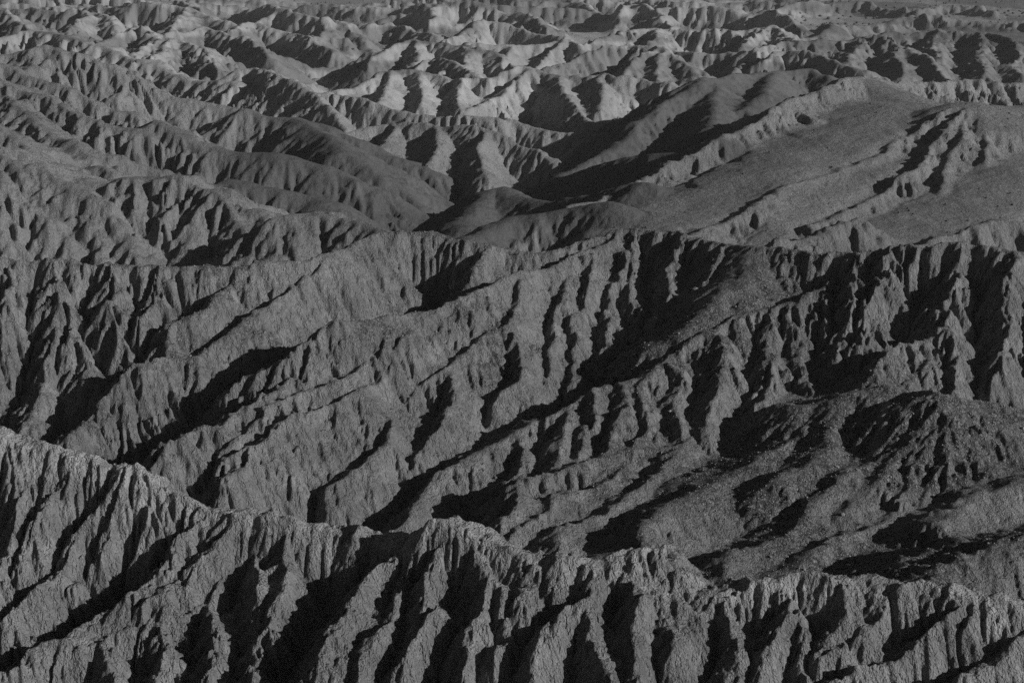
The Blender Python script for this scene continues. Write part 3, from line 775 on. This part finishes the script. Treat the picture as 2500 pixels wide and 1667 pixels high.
# ------------------------------------------------------------------ material
def rock_material():
    m = bpy.data.materials.new('eroded_clay')
    m.use_nodes = True
    nt = m.node_tree
    N = nt.nodes.new
    L = nt.links.new
    b = nt.nodes['Principled BSDF']
    b.inputs['Roughness'].default_value = 0.95
    b.inputs['Specular IOR Level'].default_value = 0.08
    tc = N('ShaderNodeTexCoord')

    def attr(name):
        a = N('ShaderNodeAttribute'); a.attribute_name = name
        return a.outputs['Fac']

    def noise(scale, detail, mapping=None, rough=0.55):
        t = N('ShaderNodeTexNoise'); t.inputs['Scale'].default_value = scale; t.inputs['Detail'].default_value = detail; t.inputs['Roughness'].default_value = rough
        if mapping:
            mp = N('ShaderNodeMapping'); mp.inputs['Scale'].default_value = mapping
            L(tc.outputs['Object'], mp.inputs['Vector']); L(mp.outputs[0], t.inputs['Vector'])
        else:
            L(tc.outputs['Object'], t.inputs['Vector'])
        return t.outputs['Fac']

    def math_(op, a, b_=None, c=None, clamp=False):
        n = N('ShaderNodeMath'); n.operation = op; n.use_clamp = clamp
        for k, v in enumerate((a, b_, c)):
            if v is None: continue
            if isinstance(v, (int, float)): n.inputs[k].default_value = v
            else: L(v, n.inputs[k])
        return n.outputs[0]

    def ramp(v, a, b_, lo, hi):
        n = N('ShaderNodeMapRange'); n.inputs['From Min'].default_value = a; n.inputs['From Max'].default_value = b_
        n.inputs['To Min'].default_value = lo; n.inputs['To Max'].default_value = hi
        L(v, n.inputs['Value'])
        return n.outputs[0]

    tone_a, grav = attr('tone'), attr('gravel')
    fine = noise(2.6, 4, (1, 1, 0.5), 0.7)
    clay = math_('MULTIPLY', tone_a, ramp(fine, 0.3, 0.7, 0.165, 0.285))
    vor = N('ShaderNodeTexVoronoi'); vor.inputs['Scale'].default_value = 4.5
    L(tc.outputs['Object'], vor.inputs['Vector'])
    sep = N('ShaderNodeSeparateColor'); L(vor.outputs['Color'], sep.inputs[0])
    peb = math_('POWER', sep.outputs[0], 3.0)
    gcol = math_('MULTIPLY_ADD', peb, 0.24, 0.075)
    gm = math_('MULTIPLY', grav, ramp(noise(0.9, 2), 0.35, 0.6, 0.35, 1.0))
    mixc = math_('ADD', math_('MULTIPLY', clay, math_('SUBTRACT', 1.0, gm)), math_('MULTIPLY', gcol, gm))
    comb = N('ShaderNodeCombineColor')
    for k in range(3): L(mixc, comb.inputs[k])
    L(comb.outputs[0], b.inputs['Base Color'])
    # fine relief: rills running down the faces, crumbs, pebbles
    rill = noise(0.45, 6, (1, 1, 0.25), 0.62)
    crumb = noise(7.0, 3, None, 0.6)
    h = math_('ADD', math_('MULTIPLY', rill, 1.7), math_('MULTIPLY', crumb, 0.36))
    cr = math_('ABSOLUTE', math_('SUBTRACT', noise(1.15, 3, (1, 1, 0.3), 0.6), 0.5))
    h = math_('ADD', h, math_('MULTIPLY', math_('MINIMUM', cr, 0.07), 1.4))
    h = math_('MULTIPLY', h, attr('rough'))
    ph = math_('MULTIPLY', math_('SUBTRACT', 1.0, vor.outputs['Distance']), math_('MULTIPLY', gm, 0.12))
    h = math_('ADD', h, ph)
    bp = N('ShaderNodeBump'); bp.inputs['Strength'].default_value = 1.0; bp.inputs['Distance'].default_value = 1.0
    L(h, bp.inputs['Height'])
    L(bp.outputs[0], b.inputs['Normal'])
    return m


M_ROCK = rock_material()

# ------------------------------------------------------------------ terrain meshes, one for each landform
stony = Gf == STONY
Gf = np.where(stony, MID, np.where(Gf == DARK, RIGHT, Gf))
Gf = np.where((Gf == 0), np.where(Y < 104, NEAR, np.where(Y < 235, MID, np.where(Y < 560, np.where(X < 0, LEFT, RIGHT), np.where(Y < 1200, FAR, PLAIN)))), Gf)
Gf = np.where((Gf == FAR) & (Z < -92.5) & (Y > 1300), PLAIN, Gf)
verts = np.stack([X, Y, Z], -1).reshape(-1, 3).astype(np.float32)
ii = np.arange(NR * NC, dtype=np.int32).reshape(NR, NC)
quads = np.stack([ii[:-1, :-1], ii[:-1, 1:], ii[1:, 1:], ii[1:, :-1]], -1).reshape(-1, 4)
qg = Gf[:-1, :-1].ravel()
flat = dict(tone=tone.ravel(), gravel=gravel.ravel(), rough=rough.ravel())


def terrain_mesh(name, g, label):
    q = quads[qg == g]
    used = np.zeros(len(verts), bool); used[q.ravel()] = True
    remap = np.cumsum(used) - 1
    v = verts[used]
    me = bpy.data.meshes.new(name)
    me.vertices.add(len(v)); me.vertices.foreach_set('co', v.ravel())
    me.loops.add(q.size); me.loops.foreach_set('vertex_index', remap[q.ravel()].astype(np.int32))
    me.polygons.add(len(q)); me.polygons.foreach_set('loop_start', np.arange(0, q.size, 4, dtype=np.int32))
    me.polygons.foreach_set('use_smooth', np.ones(len(q), bool))
    me.update(calc_edges=True)
    for k, a in flat.items():
        at = me.attributes.new(k, 'FLOAT', 'POINT')
        at.data.foreach_set('value', a[used])
    me.materials.append(M_ROCK)
    o = bpy.data.objects.new(name, me)
    col.objects.link(o)
    o['kind'] = 'structure'
    o['label'] = label
    return o


terrain_mesh('near_ridge', NEAR, 'nearest pale clay ridge with a crumbling crest and deep shadowed gullies')
terrain_mesh('middle_ridge', MID, 'broad middle ridge with long diagonal spurs and dark stony patches')
terrain_mesh('right_slope', RIGHT, 'smooth stony slope between eroded crests behind the middle ridge on the right')
terrain_mesh('left_hillside', LEFT, 'long rilled hillside descending from upper left into the dark gap')
terrain_mesh('far_hills', FAR, 'rows of banded badland hills filling the distance')
terrain_mesh('plain', PLAIN, 'pale flat desert plain beyond the farthest hills')


# ------------------------------------------------------------------ finding the ground
def ground(x, y):
    i = np.interp(y, yy, np.arange(NR)); j = np.interp(x / y, tt, np.arange(NC))
    i0 = np.minimum(np.asarray(i).astype(int), NR - 2); j0 = np.minimum(np.asarray(j).astype(int), NC - 2)
    a = i - i0; b = j - j0
    return (Z[i0, j0] * (1 - b) + Z[i0, j0 + 1] * b) * (1 - a) + (Z[i0 + 1, j0] * (1 - b) + Z[i0 + 1, j0 + 1] * b) * a


def where(px, py):
    """the spot on the ground that the photograph shows there"""
    x1, y1, z1 = P(px, py, 1.0)
    h = z1 * yy - ground(x1 * yy, yy)
    k = np.nonzero((h[1:] <= 0) & (yy[1:] > 66))[0]
    y = float(yy[k[0] + 1]) if len(k) else 200.0
    return (x1 * y, y, float(ground(x1 * y, y)))


def plain_material(name, lo, hi, scale):
    m = bpy.data.materials.new(name)
    m.use_nodes = True
    nt = m.node_tree
    b = nt.nodes['Principled BSDF']
    b.inputs['Roughness'].default_value = 0.9
    b.inputs['Specular IOR Level'].default_value = 0.15
    tc = nt.nodes.new('ShaderNodeTexCoord'); n = nt.nodes.new('ShaderNodeTexNoise'); n.inputs['Scale'].default_value = scale
    oi = nt.nodes.new('ShaderNodeObjectInfo')
    ad = nt.nodes.new('ShaderNodeMath'); ad.operation = 'MULTIPLY_ADD'; ad.inputs[1].default_value = 0.5
    mr = nt.nodes.new('ShaderNodeMapRange'); mr.inputs['From Min'].default_value = 0.25; mr.inputs['From Max'].default_value = 1.2
    mr.inputs['To Min'].default_value = lo; mr.inputs['To Max'].default_value = hi
    cb = nt.nodes.new('ShaderNodeCombineColor')
    L = nt.links.new
    L(tc.outputs['Object'], n.inputs['Vector'])
    L(oi.outputs['Random'], ad.inputs[0]); L(n.outputs['Fac'], ad.inputs[2]); L(ad.outputs[0], mr.inputs['Value'])
    for k in range(3): L(mr.outputs[0], cb.inputs[k])
    L(cb.outputs[0], b.inputs['Base Color'])
    return m


M_STONE = plain_material('stone', 0.08, 0.30, 3.0)
M_TWIG = plain_material('dry_twigs', 0.20, 0.40, 4.0)
M_DARKTWIG = plain_material('dark_twigs', 0.04, 0.10, 4.0)


def new_mesh(name, v, f, mat, smooth=False):
    me = bpy.data.meshes.new(name)
    me.from_pydata([tuple(map(float, q)) for q in v], [], [tuple(map(int, q)) for q in f])
    me.update()
    if smooth: me.polygons.foreach_set('use_smooth', [True] * len(f))
    me.materials.append(mat)
    return me


def thing(name, me, loc, scale, rz, label, cat, group=None, tilt=0.0):
    o = bpy.data.objects.new(name, me)
    o.location = loc; o.scale = scale; o.rotation_euler = (tilt, tilt * 0.6, rz)
    o['label'] = label; o['category'] = cat
    if group: o['group'] = group
    col.objects.link(o)
    return o


# ---- stones
_g = (1 + 5 ** 0.5) / 2
ICO_V = np.array([(-1, _g, 0), (1, _g, 0), (-1, -_g, 0), (1, -_g, 0), (0, -1, _g), (0, 1, _g), (0, -1, -_g), (0, 1, -_g), (_g, 0, -1), (_g, 0, 1), (-_g, 0, -1), (-_g, 0, 1)]) / 1.902
ICO_F = np.array([(0, 11, 5), (0, 5, 1), (0, 1, 7), (0, 7, 10), (0, 10, 11), (1, 5, 9), (5, 11, 4), (11, 10, 2), (10, 7, 6), (7, 1, 8), (3, 9, 4), (3, 4, 2), (3, 2, 6), (3, 6, 8), (3, 8, 9), (4, 9, 5), (2, 4, 11), (6, 2, 10), (8, 6, 7), (9, 8, 1)])
stone_meshes = []
for k in range(6):
    v = ICO_V * rng.uniform(0.75, 1.15, (12, 1)) * np.array([1.0, rng.uniform(0.7, 1.0), rng.uniform(0.55, 0.85)])
    stone_meshes.append(new_mesh('stone', v, ICO_F, M_STONE))


# ---- dry shrubs: a cushion of fine twigs
def shrub_mesh(name, mat, n, wide, seed, wand=False):
    r = np.random.default_rng(seed)
    V, F = [], []
    def blade(a, b, w):
        a = np.array(a); b = np.array(b)
        d = b - a; s_ = np.cross(d, (r.normal(), r.normal(), r.normal())); s_ /= np.linalg.norm(s_) + 1e-6
        t_ = np.cross(d, s_); t_ /= np.linalg.norm(t_) + 1e-6
        k = len(V)
        V.extend([a + s_ * w, a - s_ * w * 0.5 + t_ * w * 0.8, a - s_ * w * 0.5 - t_ * w * 0.8, b])
        F.extend([(k, k + 1, k + 3), (k + 1, k + 2, k + 3), (k + 2, k, k + 3)])
    for i in range(n):
        az = r.uniform(0, 2 * math.pi)
        if wand:
            el = r.uniform(1.05, 1.5); ln = r.uniform(0.75, 1.0)
            d = np.array([math.cos(az) * math.cos(el), math.sin(az) * math.cos(el), math.sin(el)])
            mid = d * ln * 0.55 + np.array([0, 0, 0.03]); tip = d * ln + np.array([0, 0, 0.06])
            blade((0, 0, -0.05), mid, 0.016); blade(mid - d * 0.05, tip, 0.013)
        else:
            el = r.uniform(0.12, 1.45); ln = r.uniform(0.65, 1.0)
            d = np.array([math.cos(az) * math.cos(el) * wide, math.sin(az) * math.cos(el) * wide, math.sin(el) * 0.85])
            p = d * ln * r.uniform(0.4, 0.65)
            blade((0, 0, -0.05), p + d * 0.06, 0.022)
            for q in range(3):
                blade(p, d * ln + r.normal(0, 0.13, 3) * np.array([1, 1, 0.7]), 0.02)
    return new_mesh(name, V, F, mat)


SHRUBS = [shrub_mesh('shrub', M_TWIG, 46, 1.0, 30 + k) for k in range(3)]
DARKS = [shrub_mesh('shrub', M_DARKTWIG, 50, 1.1, 40 + k) for k in range(2)]
WANDS = [shrub_mesh('wand_shrub', M_DARKTWIG, 15, 1.0, 50 + k, True) for k in range(2)]

tall = [((1293, 562), 2.6, 'tall bundle of thin bare wands on the middle ridge saddle, against the slope behind'),
        ((1041, 676), 2.2, 'thin bare wand shrub standing above the spur edge in the shaded stony hollow'),
        ((1191, 588), 1.5, 'small wand shrub just below the middle crest, left of the tall one'),
        ((1411, 524), 1.5, 'small dark wand shrub at the highest point of the middle ridge crest'),
        ((1876, 572), 2.4, 'wand shrub rising from the low saddle of the middle ridge on the right')]
for k, (p, h, lab) in enumerate(tall):
    x, y, z = where(*p)
    thing('wand_shrub', WANDS[k % 2], (x, y, z - 0.05), (h, h, h), k * 1.3, lab, 'shrub', 'wand shrubs on the middle ridge')
dark = [((2205, 532), 1.5, 'round dark bush on the low pale bank beyond the middle ridge, far right'),
        ((2318, 446), 1.3, 'lone dark bush on the smooth stony slope at the right edge'),
        ((826, 117), 4.2, 'right-hand one of two dark bushes on the pale wash among the far hills'),
        ((810, 116), 3.4, 'left-hand one of two dark bushes on the pale wash among the far hills'),
        ((1490, 560), 1.1, 'low dark bush on the stony top of the middle ridge'),
        ((1340, 600), 1.3, 'wide low dark bush at the top edge of the fluted middle face')]
for k, (p, h, lab) in enumerate(dark):
    x, y, z = where(*p)
    thing('bush', DARKS[k % 2], (x, y, z - 0.05), (h * 0.6, h * 0.6, h * 0.55), k * 0.9, lab, 'bush')


def z3(x, y): return (1505 + 0.36 * x, 1003.8 + 0.36 * y)


spots = [z3(*q) for q in ((830, 385), (1005, 340), (970, 360), (830, 435), (820, 515), (1075, 570), (1095, 605), (1590, 105), (500, 730), (460, 838), (280, 885), (470, 905), (130, 775), (270, 660), (150, 740), (1100, 695), (350, 885), (1420, 630), (640, 665), (200, 855), (865, 635), (1250, 835), (690, 495), (560, 790), (610, 470), (1320, 560), (900, 720), (1010, 650), (760, 560))]
for k, p in enumerate(spots):
    x, y, z = where(*p)
    r_ = random.uniform(0.42, 0.75)
    thing('dry_shrub', SHRUBS[k % 3], (x, y, z - 0.03), (r_, r_, r_ * random.uniform(0.75, 0.95)), random.uniform(0, 6), 'small pale cushion of dry twigs on the dark stony spurs at lower right', 'shrub', 'dry shrubs on the stony spurs')
for k, p in enumerate([(1107, 1070), (1087, 1061), (1180, 1068), (1215, 1062), (1140, 1045)]):
    x, y, z = where(*p)
    thing('dry_shrub', SHRUBS[k % 3], (x, y, z - 0.03), (0.5, 0.5, 0.4), k * 1.1, 'small dry shrub on the stony tip of the long middle spur', 'shrub', 'dry shrubs on the long spur tip')
for k, p in enumerate([(493, 852), (465, 846), (520, 838), (640, 720), (560, 780), (690, 700)]):
    x, y, z = where(*p)
    thing('dry_shrub', SHRUBS[k % 3], (x, y, z - 0.03), (0.55, 0.55, 0.42), k * 1.7, 'dry shrub on the stony diagonal spurs left of centre', 'shrub', 'dry shrubs on the left spurs')
for k, p in enumerate([(1685, 636), (1861, 649), (1779, 688), (1590, 741), (1640, 600), (1720, 610), (1800, 640)]):
    x, y, z = where(*p)
    thing('dry_shrub', SHRUBS[k % 3], (x, y, z - 0.03), (0.55, 0.55, 0.42), k * 1.7, 'dry shrub on the stony hollow below the right part of the middle crest', 'shrub', 'dry shrubs in the stony hollow')

x, y, z = where(1597, 669)
thing('boulder', stone_meshes[1], (x, y, z + 0.15), (0.55, 0.5, 0.6), 0.4, 'largest pale round boulder on the stony hollow below the middle crest', 'boulder')

# ---- stones lying about: the largest one by one, the small ones as scree
gm = gravel.copy()
gm[(Y > 206) | (Y < 100)] = 0
gm[:, (tt < -0.43) | (tt > 0.43)] = 0
wgt = (gm ** 1.5 * (Y / 150.0) ** 2).ravel()
wgt /= wgt.sum()
pick = rng.choice(len(wgt), 9000, p=wgt)
sx = X.ravel()[pick] + rng.normal(0, 0.1, len(pick)); sy = Y.ravel()[pick] + rng.normal(0, 0.1, len(pick))
sz = ground(sx, sy)
size = 0.04 * np.exp(np.abs(rng.normal(0, 0.55, len(pick))))
order_ = np.argsort(-size / sy)
big = order_[:130]
for k, i in enumerate(big):
    r_ = float(size[i])
    lower = sy[i] < 150
    thing('stone', stone_meshes[k % 6], (float(sx[i]), float(sy[i]), float(sz[i]) + r_ * 0.25), (r_ * 1.2, r_, r_), random.uniform(0, 6),
          'loose pale stone on the dark stony spurs at lower right' if lower else 'loose pale stone on the stony ground of the middle ridge', 'stone', 'stones on the lower stony spurs' if lower else 'stones on the middle ridge', random.uniform(-0.4, 0.4))


def scatter(name, idx, size_, sink, mat, label, squash=0.75):
    n = len(idx)
    sc_ = (size_[:, None, None] * rng.uniform(0.7, 1.2, (n, 12, 1)) * ICO_V[None]).astype(np.float32)
    sc_[:, :, 2] *= squash
    a_ = rng.uniform(0, 6.28, n)
    ca, sa = np.cos(a_)[:, None], np.sin(a_)[:, None]
    vx = sc_[:, :, 0] * ca - sc_[:, :, 1] * sa; vy = sc_[:, :, 0] * sa + sc_[:, :, 1] * ca
    v = np.stack([vx + idx[:, 0:1], vy + idx[:, 1:2], sc_[:, :, 2] + idx[:, 2:3] + sink * size_[:, None]], -1).reshape(-1, 3).astype(np.float32)
    f = (ICO_F[None] + (np.arange(n) * 12)[:, None, None]).reshape(-1, 3).astype(np.int32)
    me = bpy.data.meshes.new(name)
    me.vertices.add(len(v)); me.vertices.foreach_set('co', v.ravel())
    me.loops.add(f.size); me.loops.foreach_set('vertex_index', f.ravel())
    me.polygons.add(len(f)); me.polygons.foreach_set('loop_start', np.arange(0, f.size, 3, dtype=np.int32))
    me.update(calc_edges=True)
    me.materials.append(mat)
    o = bpy.data.objects.new(name, me)
    o['kind'] = 'stuff'; o['label'] = label
    col.objects.link(o)


rest = order_[130:]
scatter('scree', np.stack([sx[rest], sy[rest], sz[rest]], -1), size[rest], 0.2, M_STONE, 'loose small stones strewn over the stony spurs')
# dark scrub dotted over the plain and the smooth slopes
ok = ((Gf == PLAIN) & (Y > 1350) & (Y < 2400)) * (Y / 1500.0) ** 2 + 0.10 * ((Gf == RIGHT) & (gravel > 0.25) & (Y < 450))
ok = (ok * (np.abs(T) < 0.45)).ravel().astype(np.float64)
pick = rng.choice(len(ok), 1500, p=ok / ok.sum())
px_ = X.ravel()[pick] + rng.normal(0, 2.0, len(pick)); py_ = Y.ravel()[pick] + rng.normal(0, 2.0, len(pick))
scatter('scrub', np.stack([px_, py_, ground(px_, py_)], -1), np.where(py_ > 800, rng.uniform(0.9, 2.2, len(pick)), rng.uniform(0.18, 0.45, len(pick))), 0.3, M_DARKTWIG, 'dark low scrub dotted over the plain and the smooth slopes', 0.8)

# ------------------------------------------------------------------ the dry air between the ridges
hm = bpy.data.materials.new('haze')
hm.use_nodes = True
hn = hm.node_tree
hn.nodes.clear()
ho = hn.nodes.new('ShaderNodeOutputMaterial')
pv = hn.nodes.new('ShaderNodeVolumePrincipled')
pv.inputs['Color'].default_value = (0.9, 0.9, 0.9, 1)
pv.inputs['Density'].default_value = 0.00006
hn.links.new(pv.outputs[0], ho.inputs['Volume'])
x0, x1, y0, y1, z0, z1 = -3100, 3100, -60, 3500, -118, 6
hv = [(x, y, z) for z in (z0, z1) for y in (y0, y1) for x in (x0, x1)]
hme = new_mesh('haze', hv, [(0, 2, 3, 1), (4, 5, 7, 6), (0, 1, 5, 4), (2, 6, 7, 3), (0, 4, 6, 2), (1, 3, 7, 5)], hm)
hz = bpy.data.objects.new('haze', hme)
hz['kind'] = 'stuff'
hz['label'] = 'thin haze in the air over the badlands'
col.objects.link(hz)
print('done', round(time.time() - T0, 1))
